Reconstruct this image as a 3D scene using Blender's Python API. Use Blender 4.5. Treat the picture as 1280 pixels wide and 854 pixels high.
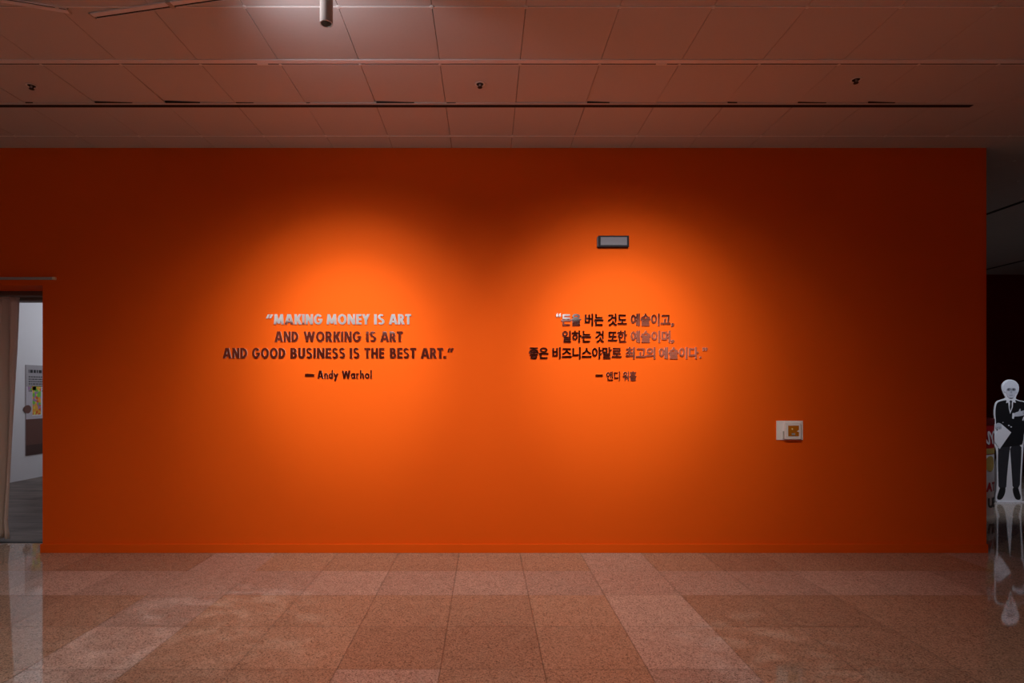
import bpy, bmesh, math, random
from mathutils import Vector, Matrix

# ------------------------------------------------------------------ scene, camera, light
S = bpy.context.scene
COL = S.collection
for o in list(S.objects):
    bpy.data.objects.remove(o)
S.view_settings.view_transform = 'Standard'
S.view_settings.look = 'None'
S.view_settings.exposure = 0.0
S.view_settings.gamma = 1.0
S.view_settings.use_curve_mapping = False

F = 718.0                      # focal length in pixels of the 1280 wide frame
CX, CY, EYE = 607.0, 487.0, 1.62
WALL = 5.705                   # distance of the orange wall
CEIL = 4.02

cd = bpy.data.cameras.new('camera')
cd.sensor_width = 36.0
cd.lens = 36.0 * F / 1280.0
cd.shift_x = (640 - CX) / 1280.0
cd.shift_y = (CY - 427) / 1280.0
cam = bpy.data.objects.new('camera', cd)
cam.location = (0, 0, EYE)
cam.rotation_euler = (math.pi / 2, 0, 0)
COL.objects.link(cam)
S.camera = cam

world = bpy.data.worlds.new('world')
S.world = world
world.use_nodes = True
world.node_tree.nodes['Background'].inputs[0].default_value = (0.5, 0.5, 0.6, 1)
world.node_tree.nodes['Background'].inputs[1].default_value = 0.0


def spot(loc, aim, power, angle, blend=1.0, color=(1, 1, 1), radius=0.04):
    l = bpy.data.lights.new('spot', 'SPOT')
    l.energy = power
    l.spot_size = math.radians(angle)
    l.spot_blend = blend
    l.color = color
    l.shadow_soft_size = radius
    o = bpy.data.objects.new('spot', l)
    o.location = loc
    o.rotation_euler = (Vector(aim) - Vector(loc)).to_track_quat('-Z', 'Y').to_euler()
    COL.objects.link(o)
    return o


def point(loc, power, color=(1, 1, 1), radius=0.15):
    l = bpy.data.lights.new('point', 'POINT')
    l.energy = power
    l.color = color
    l.shadow_soft_size = radius
    o = bpy.data.objects.new('point', l)
    o.location = loc
    COL.objects.link(o)
    return o


WARM = (1.0, 0.88, 0.72)
BEAM = (0.95, 1.03, 0.78)
SPOT_Y = 2.95
SPOT_L = (-1.25, SPOT_Y, 3.66)
SPOT_R = (1.25, SPOT_Y, 3.66)
for sx, ax in ((SPOT_L, -1.33), (SPOT_R, 1.31)):
    k = 1.0 if ax < 0 else 0.92
    spot(sx, (ax, WALL, 1.95), 215 * k, 40, 1.0, BEAM, 0.05)
    spot(sx, (ax, WALL, 1.85), 190 * k, 60, 1.0, BEAM, 0.05)
    spot(sx, (ax, WALL, 1.25), 125 * k, 86, 1.0, WARM, 0.05)
    spot(sx, (ax * 1.15, WALL - 0.5, 0.4), 85 * k, 118, 1.0, WARM, 0.05)
# added lamp beside the hanging spotlight imitates its spill on the ceiling
spot((-1.20, 3.08, 3.64), (-0.90, 3.60, 4.02), 13, 130, 1.0, (1.0, 0.92, 0.98), 0.05)
# unseen wall washers, added to brighten the back walls that the letters reflect
for wx in (-7.4, -6.2, -5.0, -3.8, -2.6, -1.4, -0.2):
    spot((wx + 0.5, -5.16 - 0.6 * wx + 0.85, 3.95), (wx, -5.16 - 0.6 * wx, 3.45), 34, 130, 1.0, (1, 0.97, 0.95), 0.05)
spot((2.0, -4.8, 3.95), (1.9, -5.64, 3.9), 42, 120, 1.0, (1, 0.97, 0.95), 0.05)
for wx in (4.8, 6.4):
    spot((wx, -4.2, 3.9), (wx, -5.64, 2.4), 70, 100, 1.0, WARM, 0.05)
# added lamps with noise-broken beams imitate glints of the mirror letters on the floor
def added_glint_lamp(loc, aim, power, angle, seed):
    o = spot(loc, aim, power, angle, 0.7, (1.0, 0.96, 0.93), 0.01)
    l = o.data
    l.use_nodes = True
    nt = l.node_tree
    em = nt.nodes['Emission']
    tc = nt.nodes.new('ShaderNodeTexCoord')
    mp = nt.nodes.new('ShaderNodeMapping')
    mp.inputs['Location'].default_value = (seed, 0, 0)
    mp.inputs['Scale'].default_value = (13, 26, 13)
    n = nt.nodes.new('ShaderNodeTexNoise')
    n.inputs['Scale'].default_value = 1.0
    n.inputs['Detail'].default_value = 2
    n.inputs['Distortion'].default_value = 0.4
    r = nt.nodes.new('ShaderNodeMapRange')
    r.inputs['From Min'].default_value = 0.46
    r.inputs['From Max'].default_value = 0.80
    nt.links.new(tc.outputs['Normal'], mp.inputs[0])
    nt.links.new(mp.outputs[0], n.inputs['Vector'])
    nt.links.new(n.outputs['Fac'], r.inputs['Value'])
    nt.links.new(r.outputs['Result'], em.inputs['Strength'])
added_glint_lamp((-1.5, WALL - 0.06, 2.25), (-1.95, 3.70, 0), 95, 44, 0.0)
added_glint_lamp((1.5, WALL - 0.06, 2.25), (1.80, 3.50, 0), 85, 26, 3.0)
# unseen downlights added to lift the general light of the hall
for lx, ly, p in ((-4.6, 1.8, 95), (-1.6, 1.0, 55), (1.2, 1.0, 44), (3.6, 0.6, 12)):
    spot((lx, ly, 3.98), (lx, ly + 0.9, 0), p, 112, 0.9, (1.0, 0.91, 0.82), 0.06)
# room behind the doorway
point((-5.6, 8.6, 3.5), 18, (0.86, 0.90, 1.0), 0.3)
point((-6.4, 11.4, 3.2), 48, (0.86, 0.90, 1.0), 0.3)
# dim spot on the standee in the corridor
spot((6.9, 6.6, 3.9), (7.5, 8.2, 0.9), 240, 66, 1.0, (0.82, 0.88, 1.0), 0.05)


def P(px, py, Y):
    return Vector(((px - CX) * Y / F, Y, EYE - (py - CY) * Y / F))


# ------------------------------------------------------------------ materials
def new_mat(name):
    m = bpy.data.materials.new(name)
    m.use_nodes = True
    return m, m.node_tree, m.node_tree.nodes['Principled BSDF']


def mat(name, col, rough=0.5, metal=0.0, noise=0.06, scale=40.0, bump=0.0, spec=0.5):
    """plain colour with a slight procedural mottling"""
    m, nt, b = new_mat(name)
    n = nt.nodes.new('ShaderNodeTexNoise')
    n.inputs['Scale'].default_value = scale
    n.inputs['Detail'].default_value = 4
    tc = nt.nodes.new('ShaderNodeTexCoord')
    nt.links.new(tc.outputs['Object'], n.inputs['Vector'])
    r = nt.nodes.new('ShaderNodeMapRange')
    r.inputs['To Min'].default_value = 1 - noise
    r.inputs['To Max'].default_value = 1 + noise
    nt.links.new(n.outputs['Fac'], r.inputs['Value'])
    mx = nt.nodes.new('ShaderNodeVectorMath')
    mx.operation = 'SCALE'
    mx.inputs[0].default_value = col[:3]
    nt.links.new(r.outputs['Result'], mx.inputs['Scale'])
    nt.links.new(mx.outputs[0], b.inputs['Base Color'])
    b.inputs['Roughness'].default_value = rough
    b.inputs['Metallic'].default_value = metal
    b.inputs['Specular IOR Level'].default_value = spec
    if bump:
        bp = nt.nodes.new('ShaderNodeBump')
        bp.inputs['Strength'].default_value = bump
        bp.inputs['Distance'].default_value = 0.002
        nt.links.new(n.outputs['Fac'], bp.inputs['Height'])
        nt.links.new(bp.outputs[0], b.inputs['Normal'])
    return m


def granite(name):
    m, nt, b = new_mat(name)
    N, L = nt.nodes, nt.links

    def math_(op, a, b_=None, c=None):
        n = N.new('ShaderNodeMath')
        n.operation = op
        for i, v in enumerate((a, b_, c)):
            if v is None:
                continue
            if isinstance(v, (int, float)):
                n.inputs[i].default_value = v
            else:
                L.new(v, n.inputs[i])
        return n.outputs[0]

    geo = N.new('ShaderNodeNewGeometry')
    sep = N.new('ShaderNodeSeparateXYZ')
    L.new(geo.outputs['Position'], sep.inputs[0])
    u = math_('DIVIDE', math_('ADD', sep.outputs[0], 0.262), 0.6)
    v = math_('DIVIDE', math_('SUBTRACT', sep.outputs[1], 5.124), 0.6)
    iu, iv = math_('FLOOR', u), math_('FLOOR', v)
    fu, fv = math_('FRACT', u), math_('FRACT', v)
    eu = math_('MINIMUM', fu, math_('SUBTRACT', 1.0, fu))
    ev = math_('MINIMUM', fv, math_('SUBTRACT', 1.0, fv))
    edge = math_('LESS_THAN', math_('MINIMUM', eu, ev), 0.0048)
    colband = math_('COMPARE', math_('FLOORED_MODULO', iu, 6.0), 2.0, 0.1)
    rowband = math_('COMPARE', math_('FLOORED_MODULO', iv, 6.0), 5.0, 0.1)
    single = math_('MULTIPLY', math_('COMPARE', iu, -1.0, 0.1), math_('COMPARE', iv, -4.0, 0.1))
    light = math_('MAXIMUM', math_('MAXIMUM', colband, rowband), single)
    cmb = N.new('ShaderNodeCombineXYZ')
    L.new(iu, cmb.inputs[0]); L.new(iv, cmb.inputs[1])
    wn = N.new('ShaderNodeTexWhiteNoise')
    L.new(cmb.outputs[0], wn.inputs['Vector'])
    tone = N.new('ShaderNodeMapRange')
    tone.inputs['To Min'].default_value = 0.86
    tone.inputs['To Max'].default_value = 1.12
    L.new(wn.outputs['Value'], tone.inputs['Value'])
    base = N.new('ShaderNodeMix'); base.data_type = 'RGBA'
    base.inputs[6].default_value = FLOOR_DARK
    base.inputs[7].default_value = FLOOR_LIGHT
    L.new(light, base.inputs[0])
    # mineral speckle: grains and dark flecks
    vo = N.new('ShaderNodeTexVoronoi'); vo.inputs['Scale'].default_value = 150
    L.new(geo.outputs['Position'], vo.inputs['Vector'])
    sepc = N.new('ShaderNodeSeparateColor')
    L.new(vo.outputs['Color'], sepc.inputs[0])
    grain = N.new('ShaderNodeMapRange')
    grain.inputs['To Min'].default_value = 0.70
    grain.inputs['To Max'].default_value = 1.30
    L.new(sepc.outputs[0], grain.inputs['Value'])
    fleck = math_('GREATER_THAN', sepc.outputs[1], 0.87)
    fl = math_('SUBTRACT', 1.0, math_('MULTIPLY', fleck, 0.5))
    cloud = N.new('ShaderNodeTexNoise'); cloud.inputs['Scale'].default_value = 9
    cloud.inputs['Detail'].default_value = 5
    L.new(geo.outputs['Position'], cloud.inputs['Vector'])
    cl = N.new('ShaderNodeMapRange')
    cl.inputs['To Min'].default_value = 0.85
    cl.inputs['To Max'].default_value = 1.15
    L.new(cloud.outputs['Fac'], cl.inputs['Value'])
    k = math_('MULTIPLY', math_('MULTIPLY', tone.outputs[0], grain.outputs[0]), math_('MULTIPLY', fl, cl.outputs[0]))
    k = math_('MULTIPLY', k, math_('SUBTRACT', 1.0, math_('MULTIPLY', edge, 0.62)))
    sc = N.new('ShaderNodeVectorMath'); sc.operation = 'SCALE'
    L.new(base.outputs[2], sc.inputs[0]); L.new(k, sc.inputs['Scale'])
    L.new(sc.outputs[0], b.inputs['Base Color'])
    rr = math_('ADD', math_('MULTIPLY', edge, 0.4), math_('ADD', math_('MULTIPLY', cloud.outputs['Fac'], 0.05), 0.02))
    L.new(rr, b.inputs['Roughness'])
    b.inputs['IOR'].default_value = 1.55
    return m


def veined_stone(name):
    m, nt, b = new_mat(name)
    N, L = nt.nodes, nt.links
    geo = N.new('ShaderNodeNewGeometry')
    mp = N.new('ShaderNodeMapping')
    mp.inputs['Scale'].default_value = (0.6, 3.0, 1.0)
    mp.inputs['Rotation'].default_value = (0, 0, math.radians(8))
    L.new(geo.outputs['Position'], mp.inputs[0])
    n = N.new('ShaderNodeTexNoise'); n.inputs['Scale'].default_value = 2.2; n.inputs['Detail'].default_value = 8
    n.inputs['Distortion'].default_value = 0.6
    L.new(mp.outputs[0], n.inputs['Vector'])
    cr = N.new('ShaderNodeValToRGB')
    cr.color_ramp.elements[0].position = 0.3; cr.color_ramp.elements[0].color = (0.05, 0.036, 0.03, 1)
    cr.color_ramp.elements[1].position = 0.72; cr.color_ramp.elements[1].color = (0.26, 0.21, 0.18, 1)
    L.new(n.outputs['Fac'], cr.inputs[0])
    br = N.new('ShaderNodeTexBrick')
    br.offset = 0.0
    br.inputs['Color1'].default_value = (1, 1, 1, 1); br.inputs['Color2'].default_value = (0.8, 0.78, 0.76, 1)
    br.inputs['Mortar'].default_value = (0.5, 0.5, 0.5, 1)
    br.inputs['Mortar Size'].default_value = 0.004
    br.inputs['Scale'].default_value = 1.0
    br.inputs['Brick Width'].default_value = 0.6; br.inputs['Row Height'].default_value = 0.6
    L.new(geo.outputs['Position'], br.inputs['Vector'])
    mx = N.new('ShaderNodeMix'); mx.data_type = 'RGBA'; mx.blend_type = 'MULTIPLY'; mx.inputs[0].default_value = 1
    L.new(cr.outputs[0], mx.inputs[6]); L.new(br.outputs[0], mx.inputs[7])
    L.new(mx.outputs[2], b.inputs['Base Color'])
    b.inputs['Roughness'].default_value = 0.38
    b.inputs['Specular IOR Level'].default_value = 0.2
    return m


FLOOR_DARK = (0.42, 0.325, 0.255, 1)
FLOOR_LIGHT = (0.50, 0.43, 0.395, 1)
M = dict(
    orange=mat('orange wall paint', (0.86, 0.108, 0.004), 0.75, noise=0.015, scale=3, spec=0.15),
    ceiling=mat('ceiling panel', (0.66, 0.63, 0.61), 0.85, noise=0.03, scale=60, spec=0.1),
    plenum=mat('dark plenum', (0.02, 0.018, 0.017), 0.9),
    clip=mat('ceiling clip', (0.9, 0.87, 0.84), 0.6, spec=0.2),
    granite=granite('polished granite tiles'),
    marble=veined_stone('dark veined stone'),
    white=mat('white wall paint', (0.80, 0.80, 0.82), 0.8, noise=0.015, scale=4, spec=0.1),
    maroon=mat('maroon wall paint', (0.30, 0.055, 0.03), 0.8, noise=0.05, scale=4, spec=0.1),
    salmon=mat('salmon wall paint', (0.72, 0.22, 0.15), 0.8, noise=0.05, scale=4, spec=0.1),
    darkred=mat('dark red wall paint', (0.20, 0.008, 0.006), 0.85, noise=0.05, scale=4, spec=0.1),
    dark=mat('dark wall paint', (0.06, 0.05, 0.05), 0.8),
    mirror=mat('mirror finish', (0.90, 0.90, 0.91), 0.045, 1.0, noise=0.01),
    edge=mat('letter edge', (0.75, 0.70, 0.76), 0.35, noise=0.02),
    rail=mat('white painted metal', (0.93, 0.91, 0.93), 0.35, noise=0.02),
    slot=mat('black slot', (0.012, 0.011, 0.011), 0.7),
    tube=mat('off white enamel', (0.50, 0.48, 0.44), 0.4, noise=0.02),
    bronze=mat('dark bronze', (0.03, 0.024, 0.02), 0.35, 0.6),
    fabric=mat('beige curtain fabric', (0.74, 0.64, 0.58), 0.9, noise=0.08, scale=200, bump=0.3, spec=0.1),
    frame=mat('brown grey metal frame', (0.20, 0.16, 0.14), 0.5),
    steel=mat('brushed grey metal', (0.45, 0.43, 0.43), 0.4, 0.3),
    brass=mat('cream plastic cap', (0.85, 0.70, 0.50), 0.5),
    housing=mat('charcoal housing', (0.022, 0.020, 0.035), 0.65, spec=0.15),
    lens=mat('frosted lens', (0.22, 0.21, 0.30), 0.6, spec=0.2),
    plastic=mat('white plastic', (0.88, 0.83, 0.90), 0.35, noise=0.02),
    amber=mat('amber window', (0.50, 0.16, 0.01), 0.2, noise=0.2, scale=90),
    yellow=mat('pale yellow dot', (1.0, 0.80, 0.30), 0.4),
    grey=mat('grey print', (0.40, 0.38, 0.40), 0.6),
    card=mat('white card', (0.80, 0.80, 0.84), 0.6, noise=0.02),
    black=mat('black print', (0.010, 0.010, 0.012), 0.45),
    softblack=mat('charcoal print', (0.028, 0.028, 0.034), 0.45, noise=0.3, scale=14),
    skin=mat('pale grey print', (0.55, 0.56, 0.62), 0.6, noise=0.04),
    shade=mat('mid grey print', (0.22, 0.23, 0.27), 0.6),
    faint=mat('soft grey print', (0.36, 0.37, 0.42), 0.6),
    hair=mat('silver hair print', (0.66, 0.67, 0.73), 0.6, noise=0.15, scale=90),
    canred=mat('red enamel', (0.42, 0.015, 0.02), 0.35),
    canrim=mat('dark red rim', (0.12, 0.01, 0.012), 0.4),
    gold=mat('dull gold print', (0.50, 0.36, 0.10), 0.5, noise=0.2, scale=50),
    print_brown=mat('brown print', (0.15, 0.06, 0.045), 0.5),
    print_deep=mat('deep brown print', (0.08, 0.035, 0.028), 0.5),
    print_pale=mat('pale print', (0.58, 0.55, 0.60), 0.5),
)


def art_material():
    m, nt, b = new_mat('coloured patches')
    N, L = nt.nodes, nt.links
    tc = N.new('ShaderNodeTexCoord')
    vo = N.new('ShaderNodeTexVoronoi'); vo.inputs['Scale'].default_value = 20
    L.new(tc.outputs['Object'], vo.inputs['Vector'])
    cr = N.new('ShaderNodeValToRGB'); cr.color_ramp.interpolation = 'CONSTANT'
    cols = [(0.0, (0.75, 0.10, 0.02)), (0.2, (0.20, 0.55, 0.06)), (0.4, (0.85, 0.40, 0.04)), (0.6, (0.40, 0.22, 0.45)), (0.8, (0.75, 0.68, 0.10))]
    e = cr.color_ramp.elements
    e[0].position, e[0].color = 0.0, cols[0][1] + (1,)
    e[1].position, e[1].color = 0.2, cols[1][1] + (1,)
    for p_, c_ in cols[2:]:
        x = e.new(p_); x.color = c_ + (1,)
    s = N.new('ShaderNodeSeparateColor'); L.new(vo.outputs['Color'], s.inputs[0])
    L.new(s.outputs[0], cr.inputs[0]); L.new(cr.outputs[0], b.inputs['Base Color'])
    return m


M['art'] = art_material()


# ------------------------------------------------------------------ mesh helpers
class MB:
    """collects shapes into one mesh"""
    def __init__(self):
        self.v, self.f, self.mi = [], [], []

    def add(self, verts, faces, mi=0):
        k = len(self.v)
        self.v += [tuple(p) for p in verts]
        for fc in faces:
            self.f.append([k + i for i in fc]); self.mi.append(mi)
        return self

    def box(self, x0, x1, y0, y1, z0, z1, mi=0, bevel=0.0, mtx=None):
        bm = bmesh.new()
        bmesh.ops.create_cube(bm, size=1)
        for q in bm.verts:
            q.co = ((x0 + x1) / 2 + q.co.x * (x1 - x0), (y0 + y1) / 2 + q.co.y * (y1 - y0), (z0 + z1) / 2 + q.co.z * (z1 - z0))
        if bevel:
            bmesh.ops.bevel(bm, geom=bm.edges[:], offset=bevel, segments=2, affect='EDGES', profile=0.5)
        if mtx:
            bmesh.ops.transform(bm, matrix=mtx, verts=bm.verts)
        self.from_bm(bm, mi)
        return self

    def from_bm(self, bm, mi=0):
        bm.verts.index_update()
        self.add([q.co[:] for q in bm.verts], [[q.index for q in fc.verts] for fc in bm.faces], mi)
        bm.free()

    def lathe(self, profile, seg=32, mtx=None, mi=0):
        """profile: (radius, height) pairs, around z"""
        vs, fs = [], []
        n = len(profile)
        for i in range(seg):
            a = 2 * math.pi * i / seg
            for r, h in profile:
                vs.append(Vector((r * math.cos(a), r * math.sin(a), h)))
        for i in range(seg):
            j = (i + 1) % seg
            for k in range(n - 1):
                fs.append([i * n + k, j * n + k, j * n + k + 1, i * n + k + 1])
        if mtx:
            vs = [mtx @ q for q in vs]
        return self.add(vs, fs, mi)

    def prism(self, pts, y0, y1, mi=0, mtx=None):
        """outline in x,z (counter-clockwise seen from -y) between y0 (front) and y1"""
        n = len(pts)
        bm = bmesh.new()
        fr = [bm.verts.new((p[0], y0, p[1])) for p in pts]
        bk = [bm.verts.new((p[0], y1, p[1])) for p in pts]
        bm.faces.new(fr)
        bm.faces.new(bk[::-1])
        for i in range(n):
            j = (i + 1) % n
            bm.faces.new((fr[i], bk[i], bk[j], fr[j]))
        bmesh.ops.recalc_face_normals(bm, faces=bm.faces)
        bmesh.ops.triangulate(bm, faces=[q for q in bm.faces if len(q.verts) > 4])
        if mtx:
            bmesh.ops.transform(bm, matrix=mtx, verts=bm.verts)
        self.from_bm(bm, mi)
        return self

    def build(self, name, mats, parent=None, smooth=False, origin=None):
        me = bpy.data.meshes.new(name)
        vs = self.v
        if origin is not None:
            ox = Vector(origin)
            vs = [tuple(Vector(p) - ox) for p in vs]
        me.from_pydata(vs, [], self.f)
        for m in (mats if isinstance(mats, (list, tuple)) else [mats]):
            me.materials.append(m)
        me.polygons.foreach_set('material_index', self.mi)
        if smooth:
            me.polygons.foreach_set('use_smooth', [True] * len(me.polygons))
            me.set_sharp_from_angle(angle=math.radians(40))
        me.update()
        o = bpy.data.objects.new(name, me)
        COL.objects.link(o)
        if parent is not None:
            o.parent = parent
        elif origin is not None:
            o.location = origin
        return o


def tag(o, label, cat, group=None):
    o['label'] = label
    o['category'] = cat
    if group:
        o['group'] = group
    return o


def thing(name, label, cat, loc=(0, 0, 0), group=None):
    o = bpy.data.objects.new(name, None)
    o.empty_display_size = 0.1
    o.location = loc
    COL.objects.link(o)
    return tag(o, label, cat, group)


def struct(o):
    o['kind'] = 'structure'
    return o


def copy_tree(o):
    c = o.copy(); COL.objects.link(c)
    for ch in o.children:
        d = ch.copy(); COL.objects.link(d); d.parent = c
        for g in ch.children:
            h = g.copy(); COL.objects.link(h); h.parent = d
    return c


# ------------------------------------------------------------------ room shell
DOOR_X, DOOR_X0, DOOR_Z = -4.40, -6.60, 2.653
WALL_R = (1233 - CX) * WALL / F
WALL_BACK = 6.03
LEFT, RIGHT, FAR, PART = -8.26, 12.0, 12.0, -3.0

b = MB()
b.box(LEFT - 0.3, RIGHT + 0.3, -8.0, 6.09, -0.2, 0.0)
b.box(PART, RIGHT + 0.3, 6.09, FAR + 0.3, -0.2, 0.0)
struct(b.build('floor', M['granite']))
b = MB()
b.box(LEFT - 0.3, PART, 6.098, 14.3, -0.2, 0.0)
struct(b.build('floor', M['marble']))
b = MB().box(DOOR_X0, DOOR_X, 6.055, 6.105, -0.1, 0.003)
struct(b.build('trim_1', M['slot']))

# ceiling of square panels with hairline joints, a few of them sagging on one side
random.seed(4)
b = MB()
PX, X0C = 0.588, -0.336
rows = [(5.436 + PX * i, 5.436 + PX * (i + 1)) for i in range(15)]
rows += [(4.878, 5.436), (4.238, 4.826), (3.60, 4.188)]
y = 3.60
while y > -8:
    rows.append((y - PX, y)); y -= PX
XE = X0C + PX * 8 - 0.256       # the slot ends here
for (ya, yb) in rows:
    for k in range(-15, 22):
        xa = X0C + k * PX
        xb = xa + PX
        if xb < LEFT - 0.3 or xa > RIGHT + 0.3:
            continue
        g = 0.0022
        ya_, yb_ = ya, yb
        t = random.random()
        sag = [0.0] * 4
        if t < 0.30 and yb < 6:
            sag = [-random.uniform(0.002, 0.006), 0, 0, 0]
        elif t < 0.4 and yb < 6:
            sag = [0, -random.uniform(0.001, 0.004), 0, 0]
        if ya == 4.238 and k < 7:                        # row that ends at the slot
            sag = [0, 0, random.uniform(0.0, 0.006), random.uniform(0.004, 0.014)]
        cs = [(xa + g, ya_ + g), (xb - g, ya_ + g), (xb - g, yb_ - g), (xa + g, yb_ - g)]
        lo = [(x, yy, CEIL + s) for (x, yy), s in zip(cs, sag)]
        hi = [(x, yy, CEIL + 0.03) for (x, yy) in cs]
        b.add(lo + hi, [(3, 2, 1, 0), (4, 5, 6, 7), (0, 1, 5, 4), (1, 2, 6, 5), (2, 3, 7, 6), (3, 0, 4, 7)])
# lip strips along the light track and the slot, plenum above
b.box(LEFT, XE, 4.810, 4.832, CEIL - 0.004, CEIL + 0.03)
b.box(XE, RIGHT, 4.826, 4.878, CEIL, CEIL + 0.03)
for k in range(-14, 7):                 # dark wedges imitate the shadow gaps where panels sag beside the slot
    w = random.uniform(0.006, 0.022)
    xa = X0C + k * PX + 0.01
    xb = xa + PX * random.uniform(0.6, 0.98)
    b.add([(xa, 4.818 - w, CEIL - 0.0015), (xb, 4.816, CEIL - 0.0015), (xa, 4.818, CEIL - 0.0015), (xa, 4.818 - w, CEIL + 0.02), (xb, 4.816, CEIL + 0.02), (xa, 4.818, CEIL + 0.02)],
          [(0, 2, 1), (3, 4, 5), (0, 1, 4, 3), (1, 2, 5, 4), (2, 0, 3, 5)], 1)
b.box(LEFT - 0.3, RIGHT + 0.3, -8, 14.3, CEIL + 0.12, CEIL + 0.22, mi=1)
for yk in (5.436, 3.60, 3.60 - PX):  # pale beads put in to imitate the highlights along the joints
    b.box(LEFT, RIGHT, yk - 0.004, yk + 0.004, CEIL - 0.005, CEIL + 0.01, mi=2)
# small round clips that hold the panel corners
for yk in (5.436, 4.236, 3.60, 3.60 - PX, 6.024, 6.612, 7.2):
    for k in range(-13, 21):
        b.lathe([(0.0, -0.008), (0.011, -0.007), (0.015, -0.002), (0.015, 0.004)], 12,
                Matrix.Translation((X0C + k * PX, yk, CEIL)), mi=2)
struct(b.build('ceiling', [M['ceiling'], M['plenum'], M['clip']]))

# orange wall with the doorway
b = MB()
b.box(DOOR_X, WALL_R, WALL, WALL_BACK, 0, CEIL + 0.03)
b.box(DOOR_X0, DOOR_X, WALL, WALL_BACK, DOOR_Z, CEIL + 0.03)
b.box(LEFT, DOOR_X0, WALL, WALL_BACK, 0, CEIL + 0.03)
struct(b.build('wall_front', M['orange']))
b = MB()
b.box(DOOR_X - 0.012, WALL_R + 0.004, WALL - 0.018, WALL, 0, 0.088, bevel=0.003)
b.box(DOOR_X - 0.012, DOOR_X, WALL, WALL_BACK, 0, 0.088, bevel=0.003)
b.box(LEFT, DOOR_X0 + 0.012, WALL - 0.018, WALL, 0, 0.088, bevel=0.003)
struct(b.build('baseboard_front', M['orange']))

# other walls of the hall
struct(MB().box(LEFT - 0.2, LEFT, -1, WALL_BACK, 0, CEIL).build('wall_left', M['dark']))
struct(MB().box(RIGHT, RIGHT + 0.2, -6, FAR, 0, CEIL).build('wall_right', M['darkred']))
struct(MB().box(PART, RIGHT + 0.2, FAR, FAR + 0.2, 0, CEIL).build('wall_far', M['darkred']))
# hall walls behind the camera: maroon below, white fascia added above for letter reflections
def wall_seg(mb, xa, ya, xb, yb, z0, z1, mi, tilt=(0, 0)):
    # tilt: how far the lower and the upper edge drop from a to b
    d = Vector((xb - xa, yb - ya, 0)).normalized()
    n = Vector((d.y, -d.x, 0)) * 0.15            # away from the room
    q = [(xa, ya), (xb, yb), (xb + n.x, yb + n.y), (xa + n.x, ya + n.y)]
    e = (0, 1, 1, 0)
    mb.add([(x, y_, z0 - tilt[0] * k) for (x, y_), k in zip(q, e)] + [(x, y_, z1 - tilt[1] * k) for (x, y_), k in zip(q, e)],
           [(0, 3, 2, 1), (4, 5, 6, 7), (0, 1, 5, 4), (1, 2, 6, 5), (2, 3, 7, 6), (3, 0, 4, 7)], mi)
b = MB()
wall_seg(b, LEFT, -0.2, 0.8, -5.64, 0, 3.34, 0, (0, 0.33))
wall_seg(b, LEFT, -0.2, 0.8, -5.64, 3.34, CEIL, 1, (0.33, 0))
wall_seg(b, 0.8, -5.64, 3.0, -5.64, 0, 3.68, 0)
wall_seg(b, 0.8, -5.64, 3.0, -5.64, 3.68, CEIL, 1)
wall_seg(b, 3.0, -5.64, 4.2, -5.64, 0, CEIL, 0)
wall_seg(b, 4.2, -5.64, RIGHT, -5.64, 0, CEIL, 2)  # salmon section put in for the pinkish reflections in the letters
struct(b.build('wall_back', [M['maroon'], M['white'], M['salmon']]))
# room behind the doorway
struct(MB().box(LEFT - 0.2, LEFT, WALL_BACK, 14.2, 0, CEIL).build('wall_left', M['white']))
struct(MB().box(PART - 0.1, PART + 0.1, WALL_BACK, 14.2, 0, CEIL).build('wall_right', M['white']))  # unseen partition, added to stop light leaking between the rooms
struct(MB().box(LEFT, PART, 14.0, 14.2, 0, CEIL).build('wall_far', M['white']))
# lintel frame of the doorway
b = MB()
b.box(DOOR_X0, DOOR_X, 6.16, 6.30, 2.571, 2.75, bevel=0.004)
b.box(DOOR_X0, DOOR_X, 6.03, 6.30, 2.655, 2.75)
struct(b.build('trim_2', M['frame']))

# ------------------------------------------------------------------ doorway: curtain, rails
t = thing('curtain', 'long beige pleated curtain hanging in the doorway on the left', 'curtain', (-5.4, 6.12, 0.03))
bm = bmesh.new()
NX, NZ = 90, 40
grid = []
top, bot = 2.60, 0.035
for j in range(NZ + 1):
    s = j / NZ
    z = top + (bot - top) * s
    row = []
    xr = -4.985 - 0.115 * s ** 1.6 + 0.03 * max(0, s - 0.93) / 0.07      # right edge drifts left on its way down
    xl = -6.45
    for i in range(NX + 1):
        u = i / NX
        x = xl + (xr - xl) * u
        a = 0.035 + 0.022 * s
        yy = 6.125 + a * math.sin(u * 2 * math.pi * 13 + 0.9 * math.sin(3 * s + u * 9)) + 0.012 * math.sin(u * 31 + s * 2)
        row.append(bm.verts.new((x + 0.4 * a * math.cos(u * 2 * math.pi * 13) * 0.5, yy, z)))
    grid.append(row)
for j in range(NZ):
    for i in range(NX):
        bm.faces.new((grid[j][i], grid[j + 1][i], grid[j + 1][i + 1], grid[j][i + 1]))
bmesh.ops.recalc_face_normals(bm, faces=bm.faces)
b = MB(); b.from_bm(bm)
b.v = [tuple(Vector(p) - t.location) for p in b.v]
o = b.build('drape', M['fabric'], t, smooth=True)
sm = o.modifiers.new('thickness', 'SOLIDIFY'); sm.thickness = 0.004
b = MB().box(-6.45, -4.985, 6.10, 6.15, 2.585, 2.605)
b.v = [tuple(Vector(p) - t.location) for p in b.v]
b.build('heading_tape', M['fabric'], t)

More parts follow.
